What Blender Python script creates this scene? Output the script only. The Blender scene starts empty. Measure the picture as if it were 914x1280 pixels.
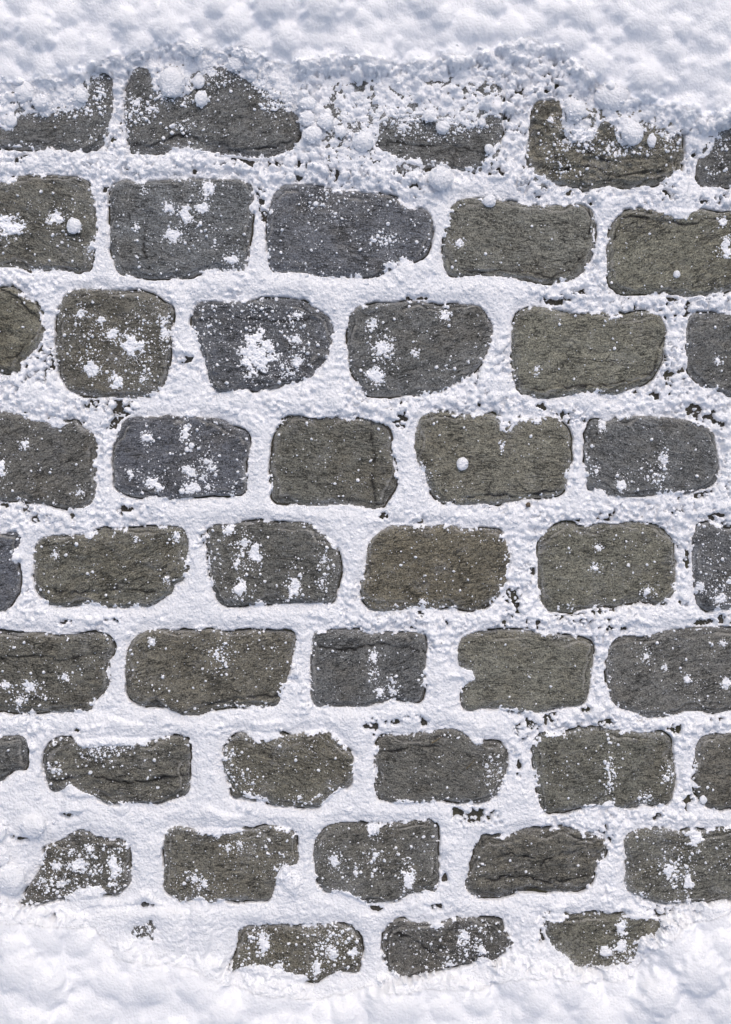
import bpy, bmesh, math, random
import numpy as np
from mathutils import Vector, noise as mnoise

# ------------------------------------------------------------------ camera, sky, sun, exposure
# 1 unit = 1 m; all plan data below is in millimetres (x to the right, y down the picture), 1 mm per photo pixel
scene = bpy.context.scene
C = scene.collection
W_MM, H_MM = 914.0, 1280.0
CAM_Z = 1.80

cam_data = bpy.data.cameras.new("camera")
cam = bpy.data.objects.new("camera", cam_data)
C.objects.link(cam)
cam.location = (0, 0, CAM_Z)
cam.rotation_euler = (0, 0, 0)
cam_data.sensor_fit = 'VERTICAL'
cam_data.sensor_height = 36.0
cam_data.sensor_width = 24.0
cam_data.lens = 36.0 * CAM_Z / (H_MM / 1000.0)
cam_data.clip_start = 0.05
cam_data.clip_end = 100
cam_data.dof.use_dof = True
cam_data.dof.focus_distance = CAM_Z
cam_data.dof.aperture_fstop = 1.8
scene.camera = cam

SUN_ELEV, SUN_AZ = math.radians(52), math.radians(12)      # light comes from the top of the picture, overcast
world = bpy.data.worlds.new("World")
scene.world = world
world.use_nodes = True
wn = world.node_tree.nodes
sky = wn.new('ShaderNodeTexSky')
sky.sky_type = 'NISHITA'
sky.sun_disc = False
sky.sun_elevation = SUN_ELEV
sky.sun_rotation = SUN_AZ
sky.air_density = 1.0
sky.dust_density = 5.0
sky.ozone_density = 1.0
bg = wn['Background']
bg.inputs['Strength'].default_value = 0.135
world.node_tree.links.new(sky.outputs['Color'], bg.inputs['Color'])

sun_data = bpy.data.lights.new("sun", 'SUN')
sun_data.energy = 0.75
sun_data.angle = math.radians(130)
sun_data.color = (1.0, 0.98, 0.96)
sun = bpy.data.objects.new("sun", sun_data)
C.objects.link(sun)
sd = Vector((math.sin(SUN_AZ) * math.cos(SUN_ELEV), math.cos(SUN_AZ) * math.cos(SUN_ELEV), math.sin(SUN_ELEV)))
sun.rotation_euler = sd.to_track_quat('Z', 'Y').to_euler()

scene.view_settings.view_transform = 'Standard'
scene.view_settings.look = 'None'
scene.view_settings.exposure = -0.06
scene.view_settings.gamma = 1.0
scene.render.engine = 'CYCLES'
scene.cycles.use_denoising = True
scene.cycles.max_bounces = 5
scene.cycles.diffuse_bounces = 4

rng = np.random.default_rng(7)
random.seed(7)

# ------------------------------------------------------------------ helpers
_tab = np.random.default_rng(3).random((256, 256)).astype(np.float64) * 2 - 1
def vnoise(x, y, seed=0):
    x = np.asarray(x, float) + seed * 17.31; y = np.asarray(y, float) + seed * 41.77
    xi = np.floor(x).astype(int); yi = np.floor(y).astype(int)
    fx = x - xi; fy = y - yi
    fx = fx * fx * fx * (fx * (fx * 6 - 15) + 10); fy = fy * fy * fy * (fy * (fy * 6 - 15) + 10)
    x0 = xi & 255; x1 = (xi + 1) & 255; y0 = yi & 255; y1 = (yi + 1) & 255
    a = _tab[y0, x0] * (1 - fx) + _tab[y0, x1] * fx
    b = _tab[y1, x0] * (1 - fx) + _tab[y1, x1] * fx
    return a * (1 - fy) + b * fy
def fbm(x, y, size, octaves=4, seed=0, gain=0.5, sx=1.0, sy=1.0):
    out = 0; amp = 1.0; f = 1.0 / size; tot = 0
    for o in range(octaves):
        out = out + amp * vnoise(x * f * sx, y * f * sy, seed + o * 3.7)
        tot += amp; amp *= gain; f *= 2.03
    return out / tot
def sstep(a, b, x):
    t = np.clip((x - a) / (b - a), 0, 1)
    return t * t * (3 - 2 * t)
def chaikin(P, n=2):
    P = np.asarray(P, float)
    for _ in range(n):
        Q = np.roll(P, -1, 0)
        P = np.stack([0.75 * P + 0.25 * Q, 0.25 * P + 0.75 * Q], 1).reshape(-1, 2)
    return P
def hull(P):
    pts = sorted(map(tuple, P))
    def half(pts):
        h = []
        for p in pts:
            while len(h) >= 2 and (h[-1][0]-h[-2][0])*(p[1]-h[-2][1]) - (h[-1][1]-h[-2][1])*(p[0]-h[-2][0]) <= 0:
                h.pop()
            h.append(p)
        return h
    a = half(pts); b = half(pts[::-1])
    return np.array(a[:-1] + b[:-1], float)
def resample(P, n):
    Q = np.vstack([P, P[:1]])
    L = np.concatenate([[0], np.cumsum(np.hypot(*np.diff(Q, axis=0).T))])
    s = np.linspace(0, L[-1], n, endpoint=False)
    return np.stack([np.interp(s, L, Q[:, 0]), np.interp(s, L, Q[:, 1])], 1)
def psdf(P, x, y):
    """signed distance to polygon, positive inside"""
    d2 = np.full(x.shape, 1e18); ins = np.zeros(x.shape, bool)
    n = len(P)
    for i in range(n):
        ax, ay = P[i]; bx, by = P[(i + 1) % n]
        ex, ey = bx - ax, by - ay
        l2 = ex * ex + ey * ey
        if l2 < 1e-9: continue
        t = np.clip(((x - ax) * ex + (y - ay) * ey) / l2, 0, 1)
        d2 = np.minimum(d2, (x - ax - t * ex) ** 2 + (y - ay - t * ey) ** 2)
        if ey != 0:
            c = ((ay > y) != (by > y)) & (x < ex * (y - ay) / ey + ax)
            ins ^= c
    d = np.sqrt(d2)
    return np.where(ins, d, -d)
def wx(x): return (np.asarray(x, float) - W_MM / 2) / 1000.0
def wy(y): return (H_MM / 2 - np.asarray(y, float)) / 1000.0

def mesh_from(name, verts, faces, nside, mat, smooth=True):
    me = bpy.data.meshes.new(name)
    verts = np.ascontiguousarray(verts, np.float32); faces = np.ascontiguousarray(faces, np.int32)
    nf = len(faces)
    me.vertices.add(len(verts)); me.vertices.foreach_set("co", verts.ravel())
    me.loops.add(nf * nside); me.loops.foreach_set("vertex_index", faces.ravel())
    me.polygons.add(nf)
    me.polygons.foreach_set("loop_start", np.arange(0, nf * nside, nside, dtype=np.int32))
    me.polygons.foreach_set("loop_total", np.full(nf, nside, np.int32))
    me.update(calc_edges=True)
    me.polygons.foreach_set("use_smooth", np.full(nf, smooth, bool))
    me.materials.append(mat)
    return me
def link(name, me, parent=None, loc=(0, 0, 0)):
    o = bpy.data.objects.new(name, me); C.objects.link(o); o.location = loc
    if parent: o.parent = parent
    return o
def tag(o, label=None, cat=None, group=None, kind=None):
    if label: o['label'] = label
    if cat: o['category'] = cat
    if group: o['group'] = group
    if kind: o['kind'] = kind
    return o

# ------------------------------------------------------------------ materials
def new_mat(name):
    m = bpy.data.materials.new(name); m.use_nodes = True
    nt = m.node_tree
    b = nt.nodes['Principled BSDF']
    def N(t, **kw):
        n = nt.nodes.new(t)
        for k, v in kw.items(): setattr(n, k, v)
        return n
    def L(a, b_): nt.links.new(a, b_)
    return m, b, N, L
def noise_node(N, L, vec, scale, detail=4, rough=0.55, dist=0.0):
    n = N('ShaderNodeTexNoise'); n.inputs['Scale'].default_value = scale
    n.inputs['Detail'].default_value = detail; n.inputs['Roughness'].default_value = rough
    n.inputs['Distortion'].default_value = dist
    L(vec, n.inputs['Vector']); return n.outputs['Fac']
def maprange(N, L, v, a, b, c, d, smooth=True):
    n = N('ShaderNodeMapRange'); n.interpolation_type = 'SMOOTHSTEP' if smooth else 'LINEAR'
    for k, q in zip(('From Min', 'From Max', 'To Min', 'To Max'), (a, b, c, d)): n.inputs[k].default_value = q
    L(v, n.inputs['Value']); return n.outputs['Result']
def math_node(N, L, op, a, b=None):
    n = N('ShaderNodeMath', operation=op)
    for i, v in enumerate((a, b)):
        if v is None: continue
        if isinstance(v, (int, float)): n.inputs[i].default_value = v
        else: L(v, n.inputs[i])
    return n.outputs[0]
def mix_col(N, L, fac, a, b, mode='MIX'):
    n = N('ShaderNodeMix', data_type='RGBA', blend_type=mode)
    if isinstance(fac, (int, float)): n.inputs[0].default_value = fac
    else: L(fac, n.inputs[0])
    for idx, v in ((6, a), (7, b)):
        if isinstance(v, tuple): n.inputs[idx].default_value = (*v, 1)
        else: L(v, n.inputs[idx])
    return n.outputs[2]

def make_snow(name, sss, grain):
    m, b, N, L = new_mat(name)
    geo = N('ShaderNodeNewGeometry')
    f1 = noise_node(N, L, geo.outputs['Position'], 300, 3, 0.65)
    f3 = noise_node(N, L, geo.outputs['Position'], 30, 4, 0.6)
    b.inputs['Base Color'].default_value = (0.86, 0.885, 0.93, 1)
    L(mix_col(N, L, f3, (0.84, 0.86, 0.90), (0.88, 0.895, 0.93)), b.inputs['Base Color'])
    b.inputs['Roughness'].default_value = 0.75
    b.inputs['Specular IOR Level'].default_value = 0.25
    if sss:
        b.subsurface_method = 'BURLEY'
        b.inputs['Subsurface Weight'].default_value = 1.0
        b.inputs['Subsurface Radius'].default_value = (1.0, 1.0, 1.0)
        b.inputs['Subsurface Scale'].default_value = sss
    vo = N('ShaderNodeTexVoronoi'); vo.inputs['Scale'].default_value = 310; L(geo.outputs['Position'], vo.inputs['Vector'])
    h = math_node(N, L, 'SUBTRACT', f1, math_node(N, L, 'MULTIPLY', vo.outputs['Distance'], 0.55))
    bp = N('ShaderNodeBump'); bp.inputs['Strength'].default_value = 1.0; bp.inputs['Distance'].default_value = grain
    L(h, bp.inputs['Height']); L(bp.outputs['Normal'], b.inputs['Normal'])
    return m
M_SNOW = make_snow("packed_snow", 0.0018, 0.0021)
M_BANK = make_snow("bank_snow", 0.0045, 0.0012)
M_CRUMB = make_snow("crumb_snow", 0.0015, 0.0020)

def make_stone():
    m, b, N, L = new_mat("cobble_stone")
    tc = N('ShaderNodeTexCoord'); oi = N('ShaderNodeObjectInfo')
    off = N('ShaderNodeVectorMath', operation='SCALE'); off.inputs[0].default_value = (7.3, 3.1, 5.9)
    L(oi.outputs['Random'], off.inputs['Scale'])
    add = N('ShaderNodeVectorMath', operation='ADD')
    L(tc.outputs['Object'], add.inputs[0]); L(off.outputs['Vector'], add.inputs[1])
    ro = N('ShaderNodeVectorRotate', rotation_type='Z_AXIS'); L(add.outputs['Vector'], ro.inputs['Vector'])
    L(maprange(N, L, oi.outputs['Random'], 0, 1, -0.35, 0.35, False), ro.inputs['Angle'])
    v = ro.outputs['Vector']
    st = N('ShaderNodeMapping'); st.inputs['Scale'].default_value = (1.0, 2.2, 1.0)
    st.inputs['Rotation'].default_value = (0, 0, math.radians(4)); L(v, st.inputs['Vector'])
    vs = st.outputs['Vector']
    big = noise_node(N, L, v, 16, 5, 0.6, 0.4)
    mid = noise_node(N, L, vs, 70, 8, 0.68, 0.5)
    grain = noise_node(N, L, vs, 230, 5, 0.75)
    fine = noise_node(N, L, v, 560, 3, 0.8)
    # colour
    col = oi.outputs['Color']
    warm = mix_col(N, L, maprange(N, L, big, 0.45, 0.70, 0.0, 0.30), col, (0.076, 0.064, 0.042))
    tone = math_node(N, L, 'ADD', maprange(N, L, mid, 0.30, 0.70, 1.1, 2.9, False),
                     maprange(N, L, grain, 0.33, 0.67, -1.0, 1.0, False))
    tone = math_node(N, L, 'ADD', tone, maprange(N, L, fine, 0.33, 0.67, -1.8, 1.8, False))
    tone = math_node(N, L, 'MAXIMUM', tone, 0.25)
    tcol = N('ShaderNodeVectorMath', operation='SCALE'); L(warm, tcol.inputs[0]); L(tone, tcol.inputs['Scale'])
    c1 = tcol.outputs['Vector']
    # pale mineral grains
    vo = N('ShaderNodeTexVoronoi'); vo.inputs['Scale'].default_value = 420; L(v, vo.inputs['Vector'])
    grains = maprange(N, L, vo.outputs['Distance'], 0.12, 0.36, 0.6, 0.0)
    c2 = mix_col(N, L, grains, c1, (0.26, 0.255, 0.235))
    # hairline cracks along the cleavage
    cm = N('ShaderNodeMapping'); cm.inputs['Scale'].default_value = (1.0, 4.0, 1.0); L(v, cm.inputs['Vector'])
    wob = N('ShaderNodeTexNoise'); wob.inputs['Scale'].default_value = 60; wob.inputs['Detail'].default_value = 4
    L(cm.outputs['Vector'], wob.inputs['Vector'])
    wv = N('ShaderNodeVectorMath', operation='SCALE'); L(wob.outputs['Color'], wv.inputs[0]); wv.inputs['Scale'].default_value = 0.022
    wa = N('ShaderNodeVectorMath', operation='ADD'); L(cm.outputs['Vector'], wa.inputs[0]); L(wv.outputs['Vector'], wa.inputs[1])
    cr = N('ShaderNodeTexVoronoi', feature='DISTANCE_TO_EDGE'); cr.inputs['Scale'].default_value = 26
    L(wa.outputs['Vector'], cr.inputs['Vector'])
    crk = maprange(N, L, cr.outputs['Distance'], 0.0, 0.035, 1.0, 0.0)
    gate = maprange(N, L, noise_node(N, L, v, 22, 3), 0.55, 0.66, 0.0, 1.0)
    crk = math_node(N, L, 'MULTIPLY', crk, gate)
    c3 = mix_col(N, L, math_node(N, L, 'MULTIPLY', crk, 0.7), c2, (0.012, 0.011, 0.010))
    lm = N('ShaderNodeMapping'); lm.inputs['Scale'].default_value = (1.0, 4.5, 1.0); L(v, lm.inputs['Vector'])
    ln = noise_node(N, L, lm.outputs['Vector'], 42, 5, 0.62, 0.3)
    lines = maprange(N, L, math_node(N, L, 'ABSOLUTE', math_node(N, L, 'SUBTRACT', ln, 0.5)), 0.0, 0.022, 1.0, 0.0)
    lines = math_node(N, L, 'MULTIPLY', lines, maprange(N, L, noise_node(N, L, v, 34, 3), 0.46, 0.60, 0.0, 1.0))
    c3 = mix_col(N, L, math_node(N, L, 'MULTIPLY', lines, 0.72), c3, (0.016, 0.015, 0.013))
    # pale lines along the edge, a darker one between, and dark split lines
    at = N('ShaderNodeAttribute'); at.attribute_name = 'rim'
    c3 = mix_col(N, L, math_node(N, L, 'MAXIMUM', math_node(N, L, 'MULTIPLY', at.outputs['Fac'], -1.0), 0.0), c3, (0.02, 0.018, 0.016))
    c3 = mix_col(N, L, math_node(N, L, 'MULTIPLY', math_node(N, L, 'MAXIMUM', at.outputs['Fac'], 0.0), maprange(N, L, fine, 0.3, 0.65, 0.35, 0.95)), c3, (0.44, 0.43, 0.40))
    # clinging frost grains (amount = object alpha)
    fr = noise_node(N, L, v, 760, 2, 0.5)
    frm = noise_node(N, L, v, 45, 4, 0.6)
    thr = math_node(N, L, 'SUBTRACT', 0.80, math_node(N, L, 'MULTIPLY', math_node(N, L, 'MULTIPLY', frm, oi.outputs['Alpha']), 0.22))
    fro = maprange(N, L, math_node(N, L, 'SUBTRACT', fr, thr), 0.0, 0.04, 0.0, 0.85)
    ed = N('ShaderNodeAttribute'); ed.attribute_name = 'edge'
    film = maprange(N, L, noise_node(N, L, v, 30, 5, 0.7), 0.50, 0.68, 0.0, 1.0)
    film = math_node(N, L, 'ADD', math_node(N, L, 'MULTIPLY', math_node(N, L, 'MULTIPLY', film, oi.outputs['Alpha']), 0.38),
                     math_node(N, L, 'MULTIPLY', ed.outputs['Fac'], 0.75))
    film = math_node(N, L, 'MULTIPLY', film, maprange(N, L, noise_node(N, L, v, 430, 3, 0.8), 0.42, 0.66, 0.0, 1.0))
    c3 = mix_col(N, L, film, c3, (0.70, 0.72, 0.76))
    c4 = mix_col(N, L, fro, c3, (0.80, 0.82, 0.86))
    L(c4, b.inputs['Base Color'])
    L(maprange(N, L, mid, 0.3, 0.7, 0.55, 0.8), b.inputs['Roughness'])
    b.inputs['Specular IOR Level'].default_value = 0.35
    h = math_node(N, L, 'ADD', math_node(N, L, 'MULTIPLY', mid, 1.0), math_node(N, L, 'MULTIPLY', grain, 0.55))
    h = math_node(N, L, 'ADD', h, math_node(N, L, 'MULTIPLY', fine, 0.45))
    h = math_node(N, L, 'SUBTRACT', h, math_node(N, L, 'MULTIPLY', crk, 0.9))
    h = math_node(N, L, 'SUBTRACT', h, math_node(N, L, 'MULTIPLY', lines, 0.5))
    bp = N('ShaderNodeBump'); bp.inputs['Strength'].default_value = 1.0; bp.inputs['Distance'].default_value = 0.0040
    L(h, bp.inputs['Height']); L(bp.outputs['Normal'], b.inputs['Normal'])
    return m
M_STONE = make_stone()

def make_bed():
    m, b, N, L = new_mat("joint_soil")
    geo = N('ShaderNodeNewGeometry'); p = geo.outputs['Position']
    n1 = noise_node(N, L, p, 90, 6, 0.65); n2 = noise_node(N, L, p, 500, 4, 0.7); n3 = noise_node(N, L, p, 14, 3)
    c = mix_col(N, L, maprange(N, L, n2, 0.3, 0.7, 0, 1), (0.035, 0.033, 0.029), (0.15, 0.138, 0.112))
    c = mix_col(N, L, maprange(N, L, n3, 0.50, 0.62, 0, 0.6), c, (0.085, 0.085, 0.045))
    L(c, b.inputs['Base Color']); b.inputs['Roughness'].default_value = 0.9
    bp = N('ShaderNodeBump'); bp.inputs['Distance'].default_value = 0.004
    L(math_node(N, L, 'ADD', n1, n2), bp.inputs['Height']); L(bp.outputs['Normal'], b.inputs['Normal'])
    return m
M_BED = make_bed()
def plain(name, col, rough=0.8):
    m, b, N, L = new_mat(name)
    geo = N('ShaderNodeNewGeometry')
    n = noise_node(N, L, geo.outputs['Position'], 400, 4, 0.6)
    L(mix_col(N, L, n, tuple(c * 0.6 for c in col), tuple(min(1, c * 1.4) for c in col)), b.inputs['Base Color'])
    b.inputs['Roughness'].default_value = rough
    return m
M_STRAW = plain("dry_straw", (0.16, 0.13, 0.075))
M_PEBBLE = plain("brown_pebble", (0.11, 0.085, 0.06))

# ------------------------------------------------------------------ plan of the stones (visible outline, mm)
# tints
GB = (0.066, 0.068, 0.073); GR = (0.066, 0.066, 0.063); OL = (0.080, 0.076, 0.060); BR = (0.072, 0.065, 0.049); DK = (0.054, 0.053, 0.049)
LG = (0.088, 0.086, 0.074)
# (row, visible outline, tint, frost, speck density, roughness of relief, full outline box or None)
S = []
def stone(row, pts, tint, frost=0.6, speck=0.5, rough=0.6, box=None):
    S.append(dict(row=row, vis=np.array(pts, float).reshape(-1, 2), tint=tint, frost=frost, speck=speck, rough=rough, box=box))
# row 1
stone(1, [-60,150,0,158,8,164,25,142,60,141,90,138,111,130,113,96,122,84,136,84,141,105,140,140,136,165,128,183,116,187,98,187,85,190,72,184,50,187,30,183,20,181,0,183,-60,184], GR, .6, .5, .8, (-75,72,142,189))
stone(1, [166,86,178,82,190,92,192,110,205,118,228,122,245,112,255,92,265,83,285,84,295,95,318,104,330,112,345,120,366,132,375,152,375,178,350,192,322,197,282,190,248,187,224,182,211,187,186,193,165,190,158,182,154,140,156,110], GR, .8, 1.2, .8, (154,72,375,196))
stone(1, [466,183,475,170,474,154,490,146,512,148,526,141,540,155,556,150,570,152,596,160,607,144,620,143,630,153,629,166,622,180,612,192,605,208,595,214,569,211,558,204,540,207,523,203,497,196,484,190], GR, .6, .7, .8, (400,92,631,212))
stone(1, [670,125,664,139,661,173,657,197,662,209,674,221,693,230,713,231,734,237,755,230,782,235,806,230,827,230,840,219,854,204,858,187,852,170,840,166,827,159,810,152,803,156,806,170,792,182,772,180,772,159,758,149,744,158,744,173,720,182,703,163,703,132,698,121,679,123], (0.092,0.088,0.073), .8, .9, 1.9, (659,116,858,236))
stone(1, [895,172,902,163,915,160,975,160,975,232,906,233,885,232,875,229,871,214,873,198,886,193], GR, .5, .5, 1.0, (871,125,1040,234))
# row 2
stone(2, [-55,226,0,228,18,229,22,215,68,216,75,219,102,218,113,225,118,245,120,270,121,295,116,310,114,328,108,340,90,339,72,336,50,337,40,339,30,337,25,334,0,332,-55,334], (0.076,0.074,0.064), .7, .7, 1.1)
stone(2, [150,223,161,222,168,228,189,223,232,222,244,220,255,221,267,224,299,222,313,226,317,239,315,276,311,310,309,340,281,338,267,334,251,336,241,346,212,347,177,346,150,345,143,335,137,308,136,269,135,246,138,232], (0.074,0.076,0.076), .6, .9, .5)
stone(2, [336,259,343,238,354,229,379,229,421,236,457,240,497,242,503,256,513,261,530,258,541,269,542,285,538,308,526,326,510,326,490,328,479,338,477,345,444,346,410,347,389,341,366,338,343,341,336,335,334,302,333,276], GB, .8, 1.3, .6)
stone(2, [555,305,556,278,565,256,577,246,620,248,650,252,676,256,705,254,730,252,742,260,746,282,744,312,734,336,714,352,682,354,662,350,630,344,600,343,570,345,560,342,554,335], LG, .4, .25, .35)
stone(2, [768,276,779,263,792,258,813,258,827,266,840,273,858,273,868,263,885,260,899,266,914,262,965,262,968,358,914,362,885,367,861,371,840,367,806,366,775,367,767,359,760,347,760,309,763,288], (0.088,0.085,0.068), .5, .3, .7)
# row 3
stone(3, [-60,358,0,358,18,359,28,370,43,373,49,380,52,396,56,407,49,429,33,445,25,458,23,466,0,466,-60,466], OL, .2, .15, 1.0)
stone(3, [74,376,82,365,95,360,131,361,177,362,194,368,203,379,216,381,218,396,213,409,213,448,207,475,197,491,184,498,151,496,111,496,88,491,77,478,69,458,69,409], (0.067,0.064,0.054), .7, 1.6, .8)
stone(3, [241,384,246,374,282,376,307,376,322,372,372,371,390,381,403,390,415,396,418,416,413,441,400,457,390,474,352,482,322,488,307,486,272,491,262,482,257,452,247,431,237,411], (0.056,0.058,0.062), .8, 1.7, 1.0)
stone(3, [434,416,439,384,464,379,510,376,539,376,549,385,559,383,562,378,600,380,605,384,616,401,617,416,605,452,598,458,585,475,569,478,559,488,543,495,510,494,484,496,459,496,452,485,444,471,436,458], GR, .6, .8, .7)
stone(3, [643,397,651,386,672,381,699,387,720,392,737,389,758,386,765,396,768,401,782,392,799,388,820,389,833,401,836,414,830,432,828,452,820,471,803,480,785,488,768,494,760,491,730,492,706,494,686,499,662,495,651,490,644,476,640,452,640,425], (0.092,0.089,0.072), .5, .25, .4)
stone(3, [861,396,871,389,899,390,985,393,985,497,914,495,909,493,892,485,882,487,871,476,861,463,859,432], GR, .5, .4, .7)
# row 4
stone(4, [-60,512,0,513,20,516,39,525,62,528,70,538,82,531,95,521,98,533,115,539,121,556,121,582,118,625,111,631,95,638,75,635,59,630,43,631,26,625,6,626,-60,623], (0.064,0.062,0.056), .6, .7, .6)
stone(4, [144,552,149,528,164,519,197,521,210,519,243,520,279,523,289,533,300,535,309,538,313,560,305,586,308,611,302,620,252,618,221,625,176,622,151,617,142,608,142,565], (0.058,0.060,0.066), .5, .8, .7)
stone(4, [341,549,349,528,362,519,375,520,392,523,415,521,457,523,474,526,487,534,492,547,489,562,497,579,497,595,494,616,484,623,480,634,464,637,444,630,415,631,385,631,366,630,343,630,337,621,338,592], (0.066,0.064,0.054), .7, .7, .5)
stone(4, [518,543,523,526,535,515,549,512,562,514,576,519,614,515,624,522,627,541,636,543,645,531,650,521,669,524,686,519,696,522,706,529,715,538,714,579,709,606,703,620,662,624,634,627,620,631,600,629,589,630,569,632,553,628,541,620,535,608,532,592,525,580,520,572], (0.090,0.086,0.070), .5, .35, .4)
stone(4, [732,551,734,531,744,522,753,526,758,531,765,524,782,520,820,519,840,523,868,525,888,534,897,551,901,582,899,603,885,611,854,617,820,620,785,622,761,620,756,613,748,610,737,615,734,603], (0.068,0.069,0.068), .7, .6, .6)
# row 5
stone(5, [-80,666,0,665,13,664,23,668,25,676,16,689,15,702,23,709,25,722,23,742,13,753,6,765,0,766,-80,766], (0.058,0.060,0.066), .5, .5, .6)
stone(5, [40,689,43,678,56,669,85,668,105,668,112,675,116,671,120,660,131,657,171,660,203,656,226,658,234,668,236,689,235,712,230,726,218,727,217,742,203,748,194,758,164,759,141,761,121,759,108,753,92,759,59,757,48,748,41,732], (0.074,0.071,0.058), .8, .9, 1.2)
stone(5, [258,663,263,655,292,655,319,650,338,650,351,654,381,651,397,660,409,673,419,679,425,692,428,706,422,735,419,755,407,757,402,750,394,755,371,755,325,756,292,757,279,760,271,751,263,732,260,706], (0.060,0.059,0.053), .7, .9, .8)
stone(5, [453,722,458,699,458,683,469,669,486,656,522,658,565,656,578,661,604,660,627,662,630,673,638,692,638,709,632,735,620,753,597,764,574,762,558,757,548,762,535,761,519,761,486,765,463,763,453,751,451,735], BR, .7, .8, .7)
stone(5, [672,685,679,668,691,656,712,651,730,658,736,660,748,652,769,656,790,651,814,652,832,662,844,673,845,700,847,724,847,745,832,755,820,758,808,752,790,754,772,761,754,757,736,761,712,767,691,766,679,758,674,742], (0.080,0.077,0.062), .6, .5, .4)
stone(5, [868,658,889,652,901,658,910,662,985,664,985,766,914,762,886,764,874,761,869,745,867,712], (0.062,0.063,0.064), .7, 1.1, .6)
# row 6
stone(6, [-60,789,0,789,26,792,49,790,72,794,92,793,121,790,134,793,141,803,141,816,136,829,138,852,131,865,118,878,112,891,98,891,72,890,49,892,20,892,0,890,-60,890], (0.066,0.063,0.053), .6, .8, .8)
stone(6, [155,829,161,803,174,791,197,786,236,789,262,786,289,790,300,788,349,788,369,791,371,799,366,822,359,849,351,875,343,885,300,885,269,886,256,895,230,896,218,891,200,882,180,885,164,880,157,865], (0.072,0.067,0.054), .7, .8, .6)
stone(6, [387,819,392,790,405,787,448,787,457,793,467,795,477,790,523,790,533,798,534,819,531,865,526,878,516,881,500,878,487,876,464,883,448,885,425,885,395,886,388,875,387,845], (0.062,0.062,0.060), .5, .6, .7)
stone(6, [572,816,575,801,583,792,630,786,657,789,692,793,723,796,742,801,744,816,740,847,736,874,726,884,703,886,676,892,653,893,630,887,606,886,583,892,575,882,575,855,589,852,593,843,589,836,573,836], (0.086,0.083,0.068), .5, .4, .35)
stone(6, [759,847,759,828,765,801,781,794,812,797,831,789,870,785,914,783,965,783,968,890,914,890,897,893,862,888,847,895,827,898,808,898,792,890,773,886,763,871], (0.072,0.070,0.064), .6, .7, .6)
# row 7
stone(7, [-60,921,0,921,20,920,31,921,33,942,31,965,20,964,6,970,0,979,-60,985], GR, .3, .2, .7)
stone(7, [52,956,56,936,69,924,85,921,98,931,111,936,138,931,157,933,184,928,203,921,226,920,236,925,236,949,238,979,235,995,210,1002,197,1009,177,1004,151,1008,131,1005,115,995,98,987,89,979,79,987,66,993,58,985,56,969], (0.068,0.065,0.055), .8, 1.0, 1.2)
stone(7, [276,952,283,929,299,914,307,918,319,926,348,923,365,919,384,915,404,912,420,921,429,931,442,939,443,959,440,983,424,990,411,997,401,1010,378,1010,355,1010,338,1009,325,998,306,992,299,1000,289,998,286,979,281,969], (0.070,0.066,0.053), .9, 1.4, .6)
stone(7, [466,949,473,923,486,916,509,918,535,914,558,912,578,914,586,924,598,933,614,926,627,929,637,942,635,962,630,988,614,1003,598,1006,571,1005,558,1002,542,1005,489,1005,473,1000,468,988,469,972], (0.064,0.062,0.055), .5, .5, .6)
stone(7, [666,944,668,926,679,917,694,916,706,918,724,911,742,910,769,914,808,917,829,914,838,920,844,944,846,968,845,992,836,1007,820,1009,805,1004,793,1011,772,1011,760,1001,751,1008,733,1008,709,1016,685,1019,676,1010,671,989,670,968], (0.072,0.070,0.058), .6, .5, .4)
stone(7, [865,971,871,941,875,923,889,918,914,917,985,918,985,1012,910,1011,895,1014,880,1008,871,992], (0.068,0.064,0.054), .6, .5, .8)
# row 8
stone(8, [23,1133,28,1121,46,1092,54,1075,52,1059,72,1052,85,1046,98,1036,111,1041,121,1048,151,1049,162,1062,161,1075,164,1103,157,1113,144,1123,134,1118,126,1107,108,1108,92,1117,72,1125,52,1131,36,1134], (0.056,0.053,0.045), .9, 2.2, 1.0)
stone(8, [203,1049,210,1036,226,1033,242,1038,262,1044,292,1043,315,1038,334,1032,354,1034,370,1043,370,1052,374,1069,372,1084,357,1080,347,1089,344,1108,339,1128,315,1126,288,1129,279,1124,269,1130,259,1130,249,1123,236,1128,226,1131,216,1125,203,1115,205,1082], (0.072,0.068,0.056), .9, .9, .5)
stone(8, [391,1056,403,1038,416,1030,449,1028,462,1034,472,1038,478,1030,501,1028,537,1023,547,1031,548,1059,549,1095,549,1117,534,1118,518,1116,501,1125,485,1128,462,1132,449,1126,439,1118,426,1115,409,1120,398,1112,394,1095], (0.064,0.062,0.055), .7, 1.1, .5)
stone(8, [581,1103,591,1080,599,1047,610,1044,624,1051,637,1047,653,1036,672,1038,703,1033,723,1039,754,1044,761,1056,758,1074,746,1083,742,1103,730,1116,692,1118,657,1113,637,1122,603,1125,587,1120], (0.064,0.061,0.052), .7, .6, 1.2)
stone(8, [780,1049,792,1038,831,1036,850,1041,868,1046,881,1039,897,1035,914,1034,970,1034,972,1126,914,1125,901,1126,881,1132,858,1128,839,1130,816,1128,792,1120,781,1111,785,1080], (0.070,0.068,0.058), .8, 1.1, .6)
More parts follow.
